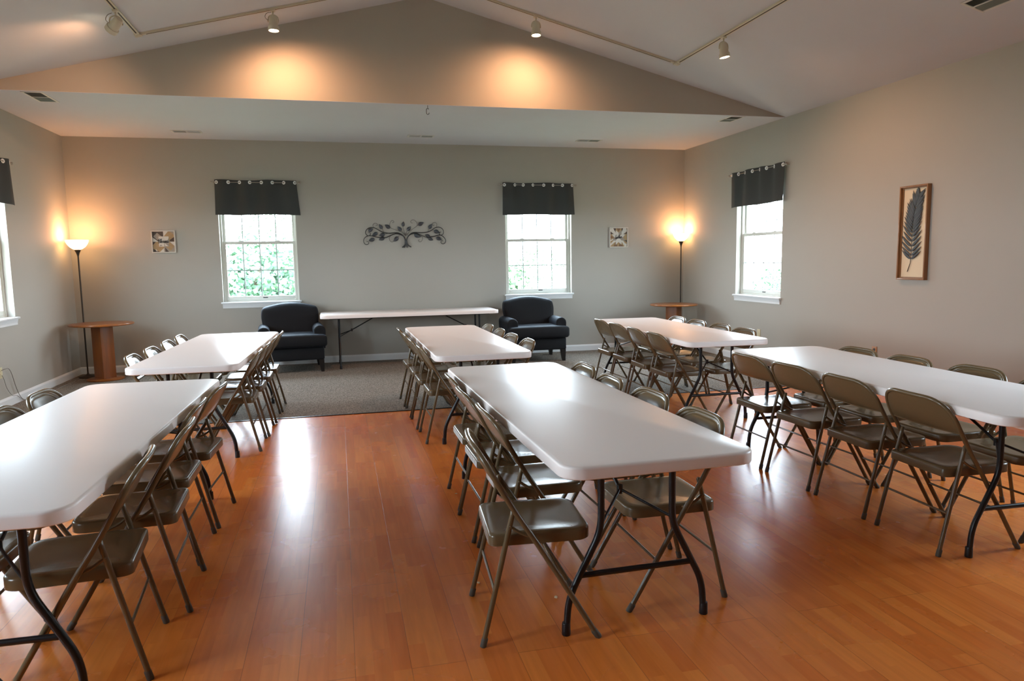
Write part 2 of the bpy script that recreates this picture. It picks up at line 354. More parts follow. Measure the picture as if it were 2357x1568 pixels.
# ------------------------------------------------------------------ valances and their rods
def make_valance(axis, pos, out, u0, u1, seed, label_where, flare):
    random.seed(seed)
    c = (u0 + u1) / 2; hw = (u1 - u0) / 2
    rz = {('y', 1): 0, ('x', 1): -PI / 2, ('x', -1): PI / 2}[(axis, out)]
    loc = (c, pos, 0) if axis == 'y' else (pos, c, 0)
    ZR = 2.541
    rod = thing('curtain_rod', 'nickel curtain rod above ' + label_where, 'curtain rod', loc, rz, 'valance rods over the windows')
    bm = bmn(); tube(bm, [(-hw - .025, -.068, ZR), (hw + .025, -.068, ZR)], .005, 10); obj('rod_bar', bm, M_rod, rod)
    for s in (-1, 1):
        bm = bmn(); lathe(bm, [(.001, -.018), (.010, -.015), (.015, -.006), (.016, 0), (.014, .008), (.008, .013), (.007, .02), (.001, .022)], 14)
        f = obj('finial', bm, M_rod, rod); f.location = (s * (hw + .04), -.068, ZR); f.rotation_euler = (0, -s * PI / 2, 0)
        bm = bmn(); tube(bm, fillet([(s * (hw + .008), -.002, ZR - .002), (s * (hw + .008), -.068, ZR - .004), (s * (hw + .008), -.075, ZR + .006)], .01), .004, 8)
        lathe(bm, [(.014, 0), (.014, .004)], 14, (0, 0, 0)) if False else None
        obj('bracket', bm, M_rod, rod)
    val = thing('valance', 'charcoal valance over ' + label_where, 'valance', loc, rz, 'charcoal window valances')
    # eight grommets, cloth crosses the rod at each; the rod shows where the cloth runs behind it
    ng = 8; gx = [(-.955 + 1.91 * k / (ng - 1)) * hw + random.uniform(-.012, .012) for k in range(ng)]
    gx[0] = -hw * .955; gx[-1] = hw * .965
    import bisect
    def phase(x):
        k = max(0, min(ng - 2, bisect.bisect_right(gx, x) - 1)); return k + (x - gx[k]) / (gx[k + 1] - gx[k])
    ztop = [random.uniform(-.006, .006) for _ in range(40)]
    def yy(x, t):
        a = .021 * (1 - .55 * t); return -.068 - a * math.sin(PI * phase(x)) - .012 * t * math.sin(2.3 * x / hw * 2 + seed)
    nx, nz = 150, 46; bm = bmn(); grid = []
    ZT, ZBm = 2.572, 2.103
    for j in range(nz + 1):
        t = j / nz; row = []
        for i in range(nx + 1):
            x = -hw + 2 * hw * i / nx
            z = ZT + .005 * math.sin(5 * i / nx * 2 + seed) * (1 - t) + (ZBm - ZT + .004 * math.sin(9 * i / nx + seed * 2)) * t
            xx = x * (1 + flare * t * (1 if x > 0 else .3))
            row.append(bm.verts.new((xx, yy(x, t), z)))
        grid.append(row)
    for j in range(nz):
        for i in range(nx):
            x = -hw + 2 * hw * (i + .5) / nx; z = ZT + (ZBm - ZT) * (j + .5) / nz
            if any((x - g) ** 2 + (z - ZR) ** 2 < .0170 ** 2 for g in gx): continue
            bm.faces.new((grid[j][i], grid[j + 1][i], grid[j + 1][i + 1], grid[j][i + 1]))
    cl = obj('cloth', bm, M_valance, val, angle=180)
    so = cl.modifiers.new('thickness', 'SOLIDIFY'); so.thickness = .0025
    for k, g in enumerate(gx):
        sl = (yy(g + .004, .06) - yy(g - .004, .06)) / .008
        bm = bmn(); R = []
        for a in range(20):
            ang = 2 * PI * a / 20; ca, sa = math.cos(ang), math.sin(ang)
            R.append([(ca * (.0175 + .0062 * math.cos(b)), -.004 * math.sin(b), sa * (.0175 + .0062 * math.cos(b))) for b in [2 * PI * q / 8 for q in range(8)]])
        R.append(R[0]); loft(bm, R, caps=False); bmesh.ops.remove_doubles(bm, verts=bm.verts[:], dist=1e-6)
        o = obj('grommet', bm, M_grommet, val); o.location = (g, yy(g, .06), ZR); o.rotation_euler = (0, 0, math.atan(sl))
make_valance('y', YB, 1, -1.575, -.515, 1, 'the back window with the leafiest view', .07)
make_valance('y', YB, 1, 2.420, 3.515, 2, 'the back window between the tree art and star plaque', .04)
make_valance('x', XR, 1, 7.815, 9.030, 3, 'the side window near the framed frond', .0)
make_valance('x', XL, -1, 7.62, 8.756, 4, 'the side window cut by the left photo edge', .02)

# ------------------------------------------------------------------ folding tables
TL, TW, TZ = 2.44, .76, .737
def make_table():
    root = thing('folding_table', '', 'table')
    bm = bmn(); rslab(bm, TW / 2, TL / 2, .085, [(.03, TZ - .03), (.022, TZ - .030), (.012, TZ - .047), (.004, TZ - .048), (0, TZ - .045), (0, TZ - .011), (.002, TZ - .005), (.006, TZ - .0015), (.012, TZ)], 9)
    obj('tabletop', bm, M_plastic, root, angle=50)
    for s in (-1, 1):
        bm = bmn(); x = s * .262; box(bm, x - .011, -TL / 2 + .12, TZ - .064, x + .011, TL / 2 - .12, TZ - .0305, bevel=.003); obj('side_rail', bm, M_tleg, root)
    ye = TL / 2 - .245
    for e in (-1, 1):
        y = e * ye
        fr = bmn(); tube(fr, [(-.25, y, TZ - .05), (.25, y, TZ - .05)], .012, 10); fo = obj('pivot_bar', fr, M_tleg, root)
        for s in (-1, 1):
            pts = fillet([(s * .15, y, TZ - .05), (s * .15, y, .405), (s * .285, y, .145), (s * .295, y, .002)], .06, 6)
            bm = bmn(); tube(bm, pts, .0135, 12); lg = obj('leg', bm, M_tleg, root)
            bm = bmn(); lathe(bm, [(.0165, .0005), (.0175, .004), (.0165, .045), (.0150, .050)], 14, (s * .2955, y, 0)); obj('foot_cap', bm, M_black, lg)
        bm = bmn(); tube(bm, [(-.236, y, .232), (.236, y, .232)], .0115, 10); obj('crossbar', bm, M_tleg, root)
        # folding brace: one bar from under the top to a joint, then a fork to both uprights
        bm = bmn(); j = (0, y - e * .17, .50); up = (0, y - e * .52, TZ - .05)
        tube(bm, [up, j], .0075, 8); lathe(bm, [(.001, -.02), (.013, -.018), (.013, .018), (.001, .02)], 10, j)
        for s in (-1, 1): tube(bm, [j, (s * .15, y, .425)], .006, 8)
        obj('folding_brace', bm, M_tleg, root)
    return root
TABLES = [('front middle table', 1.0762, 3.4769, .0194, 'large white folding table nearest the camera in the middle row, the front middle table'),
          ('back middle table', 1.0524, 6.4693, .0044, 'white folding table in the middle row just before the wall table, the back middle table'),
          ('back right table', 3.2133, 6.5794, -.0187, 'white folding table with a warm lamp reflection on it, the back right table'),
          ('front right table', 3.2017, 3.6299, -.0355, 'bluish white folding table beneath the framed frond, the front right table'),
          ('front left table', -1.1505, 3.5071, -.0277, 'white folding table cut off by the left photo edge, the front left table'),
          ('back left table', -1.0489, 6.5462, -.0397, 'white folding table between the oak round table and a navy armchair, the back left table'),
          ('wall table', .955, 10.125, PI / 2 + .012, 'white folding table without chairs against the back wall, under the metal tree art')]
tproto = make_table()
LEGOUT = {'front middle table': .12, 'back middle table': .12, 'back right table': .12, 'front right table': .06, 'front left table': .12, 'back left table': .12, 'wall table': 0}
def shift_far_frame(t, d):
    """The leg frame at the far end sits a little nearer the table end than the near one."""
    for c in t.children:
        vv = c.data.vertices
        if sum(v.co.y for v in vv) / len(vv) > .45: c.location.y = d
tlist = [tproto] + [copy_tree(tproto) for _ in TABLES[1:]]
for i, (nm, x, y, th, lab) in enumerate(TABLES):
    o = tlist[i]; shift_far_frame(o, LEGOUT[nm])
    o.location = (x, y, .003 if y > YC else 0); o.rotation_euler = (0, 0, th); o['label'] = lab; o['group'] = 'long white folding tables'

# ------------------------------------------------------------------ folding chairs
def yprof(z):
    P = [(0, .45), (.40, .205), (.5, .14), (.61, .075), (.77, -.004)]
    for (a, ya), (b, yb) in zip(P, P[1:]):
        if z <= b: return ya + (yb - ya) * (z - a) / (b - a)
    return P[-1][1]
def back_pt(a, z):
    k = max(0, min(1, (z - .56) / .08)); return Vector((a, yprof(z) - .022 * k * (1 - (a / .225) ** 2), z))
def arch(hw=.222, z0=.60, zt=.757, flat=.075, n=12):
    """Half outline of the back from the side up over the top to the middle: (a, z)."""
    out = [(hw, z0)]
    for k in range(n + 1):
        t = PI / 2 * k / n; e = .8
        out.append((flat + (hw - flat) * math.cos(t) ** e, z0 + .02 + (zt - z0 - .02) * math.sin(t) ** e))
    out.append((0, zt)); return out
def make_chair():
    root = thing('folding_chair', '', 'chair')
    A = arch()
    half = [Vector((.222, .45 - .008, .006)), Vector((.222, yprof(.25), .25)), Vector((.222, yprof(.40), .40)), Vector((.222, yprof(.5), .5)), Vector((.222, yprof(.56), .56))] + [back_pt(a, z) for a, z in A[1:]]
    path = half + [Vector((-p.x, p.y, p.z)) for p in half[-2::-1]]
    bm = bmn(); tube(bm, path, .0108, 12); fr = obj('frame', bm, M_chair, root)
    for s in (-1, 1):
        d = (Vector((s * .222, yprof(.25), .25)) - Vector((s * .222, .45, 0))).normalized()
        p = Vector((s * .222, .445, .0)); bm = bmn()
        tube(bm, [p + Vector((0, 0, .0005)), p + Vector((0, -.002, .006)), p + d * .034, p + d * .038], [.0124, .013, .0128, .0112], 12); ground(bm); obj('foot_cap', bm, M_rubber, fr)
        # rear leg, from the floor behind up to the pivot on the frame
        bm = bmn(); f = Vector((s * .209, .0, .006)); t = Vector((s * .2005, .128, .535)); m_ = f.lerp(t, .86); m2 = f.lerp(t, .93)
        tube(bm, [f, f.lerp(t, .5), m_, m2, t - (t - f).normalized() * .006, t], [.0105, .0105, .0105, .0098, .0098, .005], 12); rl = obj('rear_leg', bm, M_chair, root)
        d = (t - f).normalized(); bm = bmn(); p = Vector((s * .209, .0, 0))
        tube(bm, [p + Vector((0, 0, .0005)), p + Vector((0, .001, .006)), p + d * .032, p + d * .036], [.0122, .0128, .0126, .0108], 12); ground(bm); obj('foot_cap', bm, M_rubber, rl)
        bm = bmn(); p0 = f.lerp(t, .86) + Vector((s * .004, 0, 0)); p1 = Vector((s * .210, yprof(.415), .415)); mid = p0.lerp(p1, .5) + Vector((0, 0, -.006))
        tube(bm, smooth_path([p0, mid, p1], 4), .0065, 8); tube(bm, [p1 + Vector((-s * .012, 0, 0)), p1 + Vector((s * .0225, 0, 0))], .0055, 10); tube(bm, [p0 + Vector((-s * .006, 0, 0)), p0 + Vector((s * .012, 0, 0))], .0045, 10)
        obj('brace', bm, M_chair, root)
    bm = bmn(); tube(bm, [(-.205, .05, .205), (.205, .05, .205)], .0058, 8); obj('stretcher', bm, M_chair, root)
    bm = bmn(); tube(bm, [(-.222, yprof(.205) - .002, .205), (.222, yprof(.205) - .002, .205)], .0058, 8); obj('stretcher', bm, M_chair, root)
    # seat pan: rounded shell with a rolled skirt and a shallow dish
    bm = bmn(); hx, hy = .187, .199; zt = .424; sk = .046
    rings = [(.006, zt - sk + .004), (.003, zt - sk), (.0, zt - sk + .001), (0, zt - .011), (.002, zt - .005), (.006, zt - .0013), (.012, zt), (.035, zt - .001), (.06, zt - .005), (.10, zt - .0085), (.15, zt - .010)]
    loft(bm, [[(x, y + .232, z + (.006 * math.cos((y) / hy * PI / 2) if i > .02 else 0) * 0) for x, y in rrect(hx - i, hy - i, .062 - i * .35, 7, rear=.034)] for i, z in rings])
    seat = obj('seat', bm, M_chair, root, angle=60)
    # backrest: pressed panel that fills the arch, with a bead round a raised field
    out = [(0.211, .597)] + [(a * .985 if a > .1 else a, z - .004) for a, z in A[1:-1]]
    out = out + [(-a, z) for a, z in out[::-1]]
    nb = 10; out += [(-.211 + .422 * k / nb, .597 - .004 * math.sin(PI * k / nb)) for k in range(1, nb)]
    cz = .672
    def ringp(s, dy):
        r = []
        for a, z in out:
            a2, z2 = a * s, cz + (z - cz) * s; p = back_pt(a2, z2); p.y += dy; r.append(p)
        return r
    bm = bmn()
    front = [(1.0, .0035), (.955, .0035), (.90, .0035), (.87, -.0025), (.83, -.0035), (.79, .0005), (.74, .0035), (.45, .005), (.12, .005)]
    rearr = [(1.0, -.0045), (.97, -.005), (.94, -.0055), (.86, -.006), (.74, -.006), (.45, -.0055), (.12, -.0055)]
    rings = [ringp(s, dy) for s, dy in rearr[::-1]] + [ringp(s, dy) for s, dy in front]
    loft(bm, rings); obj('backrest', bm, M_chair, root, angle=70)
    # rolled lower edge of the backrest
    bm = bmn(); tube(bm, [back_pt(a, .598 - .004 * math.cos(a / .214 * PI / 2)) for a in [-.211 + .422 * k / 10 for k in range(11)]], .0055, 8); obj('backrest_rim', bm, M_chair, root)
    return root
cproto = make_chair(); first = [True]
NTH = ['nearest', 'second', 'third', 'farthest']
def place(table, side, k, x, y, th, extra=''):
    o = cproto if first[0] else copy_tree(cproto); first[0] = False
    o.location = (x, y, .0032 if y > YC + .25 else (.0032 if y > YC - .0 else 0)); o.rotation_euler = (0, 0, th)
    o['label'] = f'{extra}brown folding chair, {NTH[k]} of four on the {side} of the {table}'
    o['group'] = f'folding chairs along the {side} side of the {table}'
    return o
R_, L_ = -PI / 2, PI / 2      # facing +x, facing -x
CH = {
 ('front middle table', 'left'): [(.488, 2.703, -.08), (.635, 3.222, .0), (.618, 3.685, .01), (.628, 4.165, .0)],
 ('front middle table', 'right'): [(1.548, 2.822, .0), (1.548, 3.37, .02), (1.515, 3.86, -.02), (1.53, 4.335, .0)],
 ('back middle table', 'left'): [(.635, 5.745, .015), (.603, 6.265, .01), (.598, 6.735, .0), (.582, 7.245, .015)],
 ('back middle table', 'right'): [(1.56, 5.93, .0), (1.53, 6.40, .03), (1.53, 6.865, -.02), (1.515, 7.335, .02)],
 ('back right table', 'left'): [(2.795, 5.97, .0), (2.815, 6.43, -.03), (2.785, 6.88, .02), (2.80, 7.345, .0)],
 ('back right table', 'right'): [(3.695, 5.985, .02), (3.725, 6.475, .0), (3.725, 6.94, .01), (3.745, 7.42, -.02)],
 ('front right table', 'left'): [(2.749, 2.917, -.03), (2.75, 3.435, -.02), (2.747, 3.925, .03), (2.74, 4.395, .0)],
 ('front right table', 'right'): [(3.705, 2.965, .0), (3.70, 3.49, .0), (3.667, 3.985, -.02), (3.66, 4.435, .02)],
 ('front left table', 'right'): [(-.72, 2.805, .09), (-.67, 3.29, .04), (-.71, 3.78, .0), (-.685, 4.265, -.06)],
 ('front left table', 'left'): [(-1.635, 2.90, .0), (-1.635, 3.40, -.02), (-1.625, 3.90, .0), (-1.615, 4.41, .0)],
 ('back left table', 'right'): [(-.64, 5.905, .0), (-.64, 6.40, .0), (-.62, 6.86, .0), (-.597, 7.325, .0)],
 ('back left table', 'left'): [(-1.565, 6.03, .02), (-1.545, 6.505, -.02), (-1.525, 6.97, .0), (-1.515, 7.48, .0)],
}
TPOS = {nm: (x, y, th) for nm, x, y, th, lab in TABLES}
def settle(tb, side, lst):
    """Neighbours never closer than a chair's width, backs clear of the table edge."""
    tx, ty, th = TPOS[tb]; ys = [c[1] for c in lst]; gap = .485
    for _ in range(60):
        for a in range(3):
            e = gap + .10 * abs(lst[a][2] - lst[a + 1][2]) - (ys[a + 1] - ys[a])
            if e > 0:
                w = .15 if a == 0 else .5
                ys[a] -= e * w; ys[a + 1] += e * (1 - w)
        far = ty + .975 + LEGOUT[tb] - .248
        if ys[3] > far: ys[3] = far
    out = []
    for (x, y, d), y2 in zip(lst, ys):
        ex = tx + (-1 if side == 'left' else 1) * TW / 2 - math.sin(th) * (y2 - ty)
        x = min(x, ex - .052 - .1 * abs(d - th)) if side == 'left' else max(x, ex + .052 + .1 * abs(d - th))
        out.append((x, y2, d))
    return out
for (tb, side), lst in CH.items():
    for k, (x, y, d) in enumerate(settle(tb, side, lst)):
        lab = tb == 'front middle table' and side == 'left' and k >= 2
        o = place(tb, side, k, x, y, (R_ if side == 'left' else L_) + d, 'stickered ' if lab else '')
        if lab:
            seat = [c for c in o.children if c.name.startswith('seat')][0]
            bm = bmn(); box(bm, -.165, .0322, .381, .165, .0334, .414)
            for q in range(5): box(bm, -.15 + q * .06, .0316, .386, -.11 + q * .06, .0323, .408, mi=1)
            s = obj('sticker', bm, [M_white, M_ink], seat, smooth=False); s['label'] = 'white paper sticker strip'

# ------------------------------------------------------------------ armchairs
def make_armchair():
    root = thing('armchair', '', 'armchair', group='navy armchairs under the windows')
    def soft(name, x0, y0, z0, x1, y1, z1, bev, fn=None, seg=4, parent=root, cuts=0):
        bm = bmn(); box(bm, x0, y0, z0, x1, y1, z1, bevel=bev, seg=seg)
        if cuts:
            bmesh.ops.subdivide_edges(bm, edges=[e for e in bm.edges if e.calc_length() > .12], cuts=cuts, use_grid_fill=True)
        if fn:
            for v in bm.verts: v.co = fn(v.co)
        return obj(name, bm, M_fabric, parent, angle=180)
    # front faces -y; origin on the floor at the middle
    soft('seat_base', -.395, -.36, .165, .395, .40, .335, .02)
    def crown(c):
        k = (1 - min(1, abs(c.x) / .43) ** 3) * (1 - min(1, abs(c.y + .08) / .42) ** 4)
        if c.z > .43: c.z += .018 * k
        if c.y < -.3: c.y -= .022 * math.cos((c.z - .415) / .08 * PI / 2 * .9) * (1 - (abs(c.x) / .45) ** 4)
        if abs(c.x) > .39: c.x *= 1 + .03 * math.cos((c.z - .415) / .08 * PI / 2 * .9)
        return c
    # T-shaped cushion: wide front, narrower body between the arms
    pts = [(-.425, -.405), (.425, -.405), (.425, -.245), (.30, -.245), (.30, .25), (-.30, .25), (-.30, -.245), (-.425, -.245)]
    bm = bmn(); loft(bm, [[(x, y, z) for x, y in pts] for z in (.337, .492)])
    bmesh.ops.bevel(bm, geom=bm.edges[:], offset=.034, segments=4, affect='EDGES', profile=.5)
    bmesh.ops.subdivide_edges(bm, edges=[e for e in bm.edges if e.calc_length() > .15], cuts=5, use_grid_fill=True)
    for v in bm.verts: v.co = crown(v.co)
    cu = obj('seat_cushion', bm, M_fabric, root, angle=180)
    bm = bmn(); zz = .474
    tube(bm, fillet([(-.30, -.24, zz), (-.416, -.25, zz), (-.421, -.402, zz), (.421, -.402, zz), (.416, -.25, zz), (.30, -.24, zz)], .02, 4), .005, 8); obj('piping', bm, M_fabric, cu)
    for s in (-1, 1):
        # arm: upright slab with a half-round top, slightly flared outwards
        cx = .352 * s; prof = [(cx + .066, .30), (cx + .072, .44)]
        for k in range(11):
            a = PI * k / 10; prof.append((cx + .076 * math.cos(a), .540 + .072 * math.sin(a)))
        prof += [(cx - .072, .44), (cx - .066, .30)]
        ys = [(-.262, .70), (-.266, .86), (-.262, .95), (-.250, .99), (-.235, 1.0), (-.1, 1.0), (.1, 1.0), (.36, 1.0)]
        bm = bmn(); loft(bm, [[(cx + (x - cx) * k, y, .46 + (z - .46) * k) for x, z in prof] for y, k in ys])
        obj('arm', bm, M_fabric, root, angle=60)
    half = [(.0, .35), (.20, .35), (.325, .36), (.345, .46), (.362, .58), (.378, .70), (.374, .775), (.362, .815), (.335, .838), (.27, .856), (.18, .876), (.09, .889), (.0, .893)]
    outl = smooth_path([(x, 0, z) for x, z in half], 3); outl = [(p.x, p.z) for p in outl]; outl = outl + [(-x, z) for x, z in outl[-2:0:-1]]
    def yb(z, x): return .115 + .15 * max(0, (z - .42) / .47) + .02 * (abs(x) / .37) ** 2 * -1
    bm = bmn(); rings = []
    for k, dy in ((.25, .185), (.8, .185), (.95, .172), (.995, .145), (1.0, .11), (1.0, .045), (.985, .018), (.95, .002), (.86, -.012), (.6, -.022), (.25, -.026)):
        rings.append([(x * k, yb(.62 + (z - .62) * k, x * k) + dy, .62 + (z - .62) * k) for x, z in outl])
    loft(bm, rings); obj('backrest', bm, M_fabric, root, angle=180)
    for sx, sy in ((-1, -1), (1, -1), (-1, 1), (1, 1)):
        bm = bmn(); x, y = sx * .355, (-.315 if sy < 0 else .345); hx = .034
        loft(bm, [[(x + sx * .0 + q * k + sx * (.034 - k) * .7, y + w * k + sy * (.034 - k) * .3, z) for q, w in ((-1, -1), (1, -1), (1, 1), (-1, 1))] for z, k in ((0, .02), (.09, .029), (.166, .034))]); obj('leg', bm, M_darkleg, root, smooth=False)
    return root
a0 = make_armchair(); a0.location = (-.645, 9.985, .003); a0.rotation_euler = (0, 0, .09)
a0['label'] = 'dark navy armchair under the window with the leafiest view'
a1 = copy_tree(a0); a1.location = (2.70, 9.90, .003); a1.rotation_euler = (0, 0, -.015)
a1['label'] = 'dark navy armchair between the wall table and the star plaque'

# ------------------------------------------------------------------ round pedestal tables
def make_round(loc, rz, lab, h=.72, r=.368):
    root = thing('round_table', lab, 'table', loc, rz, 'oak pedestal tables in the corners')
    bm = bmn(); lathe(bm, [(r - .068, h - .026), (r - .013, h - .025), (r - .002, h - .020), (r, h - .010), (r - .002, h - .003), (r - .008, h), (.2, h)], 56); obj('tabletop', bm, M_oaktop, root)
    bm = bmn(); s = .088; loft(bm, [[(x, y, z) for x, y in rrect(s, s, .005, 2)] for z in (.022, h - .024)]); obj('pedestal', bm, M_oak, root, angle=30)
    bm = bmn(); lathe(bm, [(.205, 0), (.213, .003), (.213, .018), (.207, .023), (.1, .024)], 48); obj('base', bm, M_oaktop, root)
make_round((-2.93, 9.93, .003), math.radians(52), 'round oak pedestal table in the left corner, its base fully visible')
make_round((4.875, 9.82, .003), math.radians(38), 'round oak pedestal table in the right corner, half hidden behind chairs', .738, .352)

# ------------------------------------------------------------------ floor lamps
def make_lamp(x, y, rim, rad, lab, watt=12):
    root = thing('floor_lamp', lab, 'floor lamp', (x, y, .003), 0, 'lit torchiere floor lamps in the corners')
    bm = bmn(); lathe(bm, [(.105, 0), (.112, .004), (.112, .012), (.1, .02), (.05, .03), (.018, .04), (.012, .055)], 40); obj('base', bm, M_steel, root)
    bm = bmn(); lathe(bm, [(.0095, .05), (.0095, .6), (.0105, .602), (.0105, .618), (.0095, .62), (.0095, rim - .20)], 16); obj('pole', bm, M_steel, root)
    bm = bmn(); lathe(bm, [(.0105, rim - .205), (.013, rim - .19), (.02, rim - .165), (.032, rim - .14), (.041, rim - .123), (.036, rim - .121), (.004, rim - .13)], 28); obj('shade_holder', bm, M_steel, root)
    prof = [(.030, -.122), (.055, -.112), (.085, -.09), (.110, -.058), (.126, -.024), (.131, 0), (.127, .0), (.120, -.026), (.105, -.056), (.08, -.086), (.05, -.106), (.028, -.114)]
    bm = bmn(); lathe(bm, [(r * rad / .131, rim + z) for r, z in prof], 40); obj('lamp_shade', bm, M_shade, root)
    bm = bmn(); lathe(bm, [(.012, -.118), (.014, -.09), (.026, -.07), (.031, -.05), (.026, -.028), (.012, -.016), (.002, -.014)], 20, (0, 0, rim)); obj('bulb', bm, M_bulb, root)
    L = bpy.data.lights.new('lamp_light', 'POINT'); L.energy = watt; L.color = (1, .44, .22); L.shadow_soft_size = .035
    lo = bpy.data.objects.new('lamp_light', L); COL.objects.link(lo); lo.parent = root; lo.location = (0, 0, rim + .03)
    return L
LAMPS = [make_lamp(-3.215, 10.2, 1.770, .131, 'lit torchiere floor lamp with visible bowl shade in the left corner'),
         make_lamp(5.262, 10.37, 1.803, .125, 'brightest lit torchiere floor lamp, in the right corner beside the star plaque', 9)]

# ------------------------------------------------------------------ cords and outlets
def outlet(x, inn, y, z, m, lab):
    root = thing('wall_outlet', lab, 'outlet', (x, y, z), 0, 'wall outlets above the baseboards')
    bm = bmn(); box(bm, 0, -.035, -.057, inn * .006, .035, .057, bevel=.002); obj('cover_plate', bm, m, root)
    for s in (-1, 1):
        bm = bmn(); lathe(bm, [(.016, 0), (.016, .003)], 16); o = obj('socket', bm, M_latch if m is M_brownplate else M_ivory, root); o.rotation_euler = (0, inn * PI / 2, 0); o.location = (inn * .0055, 0, s * .023)
outlet(XR, -1, 8.368, .414, M_ivory, 'ivory wall outlet below the side window, beside a chair back')
outlet(XR, -1, 6.261, .43, M_brownplate, 'tan wall outlet behind the chairs below the framed frond')
outlet(XL, 1, 8.24, .37, M_ivory, 'ivory wall outlet with two cords at the photo edge')
bm = bmn(); tube(bm, smooth_path([(XL + .012, 8.24, .395), (XL + .035, 8.28, .405), (XL + .03, 8.36, .395), (XL + .025, 8.43, .33), (XL + .024, 8.52, .15), (XL + .03, 8.62, .03), (XL + .05, 8.75, .010), (XL + .06, 9.2, .008), (XL + .03, 9.6, .008), (XL + .07, 9.85, .008), (XL + .05, 10.0, .008), (XL + .10, 10.12, .010)], 8), .0032, 6)
tag(obj('power_cord', bm, M_dcord), 'darker lamp cord looping from the outlet and running along the baseboard', 'cord', 'cords at the outlet')
bm = bmn(); tube(bm, smooth_path([(XL + .012, 8.24, .345), (XL + .03, 8.235, .30), (XL + .022, 8.30, .2), (XL + .024, 8.40, .11), (XL + .03, 8.50, .085), (XL + .035, 8.58, .04), (XL + .045, 8.68, .009), (XL + .13, 9.1, .008), (XL + .12, 9.5, .008), (XL + .14, 9.75, .008), (XL + .12, 9.95, .008)], 8), .0028, 6)
tag(obj('power_cord', bm, M_cord), 'thin pale cord hanging straight down from the outlet', 'cord', 'cords at the outlet')

# ------------------------------------------------------------------ track lighting
def zc(x): return ZC + (XR - XA) * SL - abs(x - XA) * SL
def rail(p, q, name_parent):
    """Lighting track between two points of the sloped ceiling, hung 8 mm below it."""
    P, Q = Vector(p), Vector(q); d = (Q - P).normalized()
    side = -1 if (P.x + Q.x) / 2 < XA else 1
    n = Vector((-side * SL * 1, 0, -1)).normalized()      # away from the ceiling
    w = d.cross(n).normalized()
    bm = bmn()
    def bx(h0, h1, hw, a, b, mi=0):
        vs = [[(A + n * hh + w * ww) for hh, ww in ((h0, -hw), (h0, hw), (h1, hw), (h1, -hw))] for A in (P + d * a, Q - d * b)]
        loft(bm, vs, mi=mi)
    bx(.0, .019, .0175, -.0175, -.0175); bx(.019, .0195, .006, .07, .07, 1)
    return obj('track_section', bm, [M_track, M_slot], name_parent, smooth=False), n
track = thing('light_track', 'ivory track rail running round the sloped ceiling in a rectangle', 'light track', (0, 0, 0))
xl_, xr_, yt_ = -1.69, 3.678, 7.395
PT = lambda x, y: (x, y, zc(x))
for p, q in (((xl_, yt_), (xl_, 1.2)), ((xl_, yt_), (XA - .002, yt_)), ((XA + .002, yt_), (xr_, yt_)), ((xr_, yt_), (xr_, 1.2))): rail(PT(*p), PT(*q), track)
for x in (xl_, xr_):
    side = -1 if x < XA else 1; bm = bmn(); box(bm, -.03, -.03, -.026, .03, .03, -.0005, bevel=.003); o = obj('corner_joint', bm, M_track, track); o.location = PT(x, yt_); o.rotation_euler = (0, side * math.atan(SL), 0)
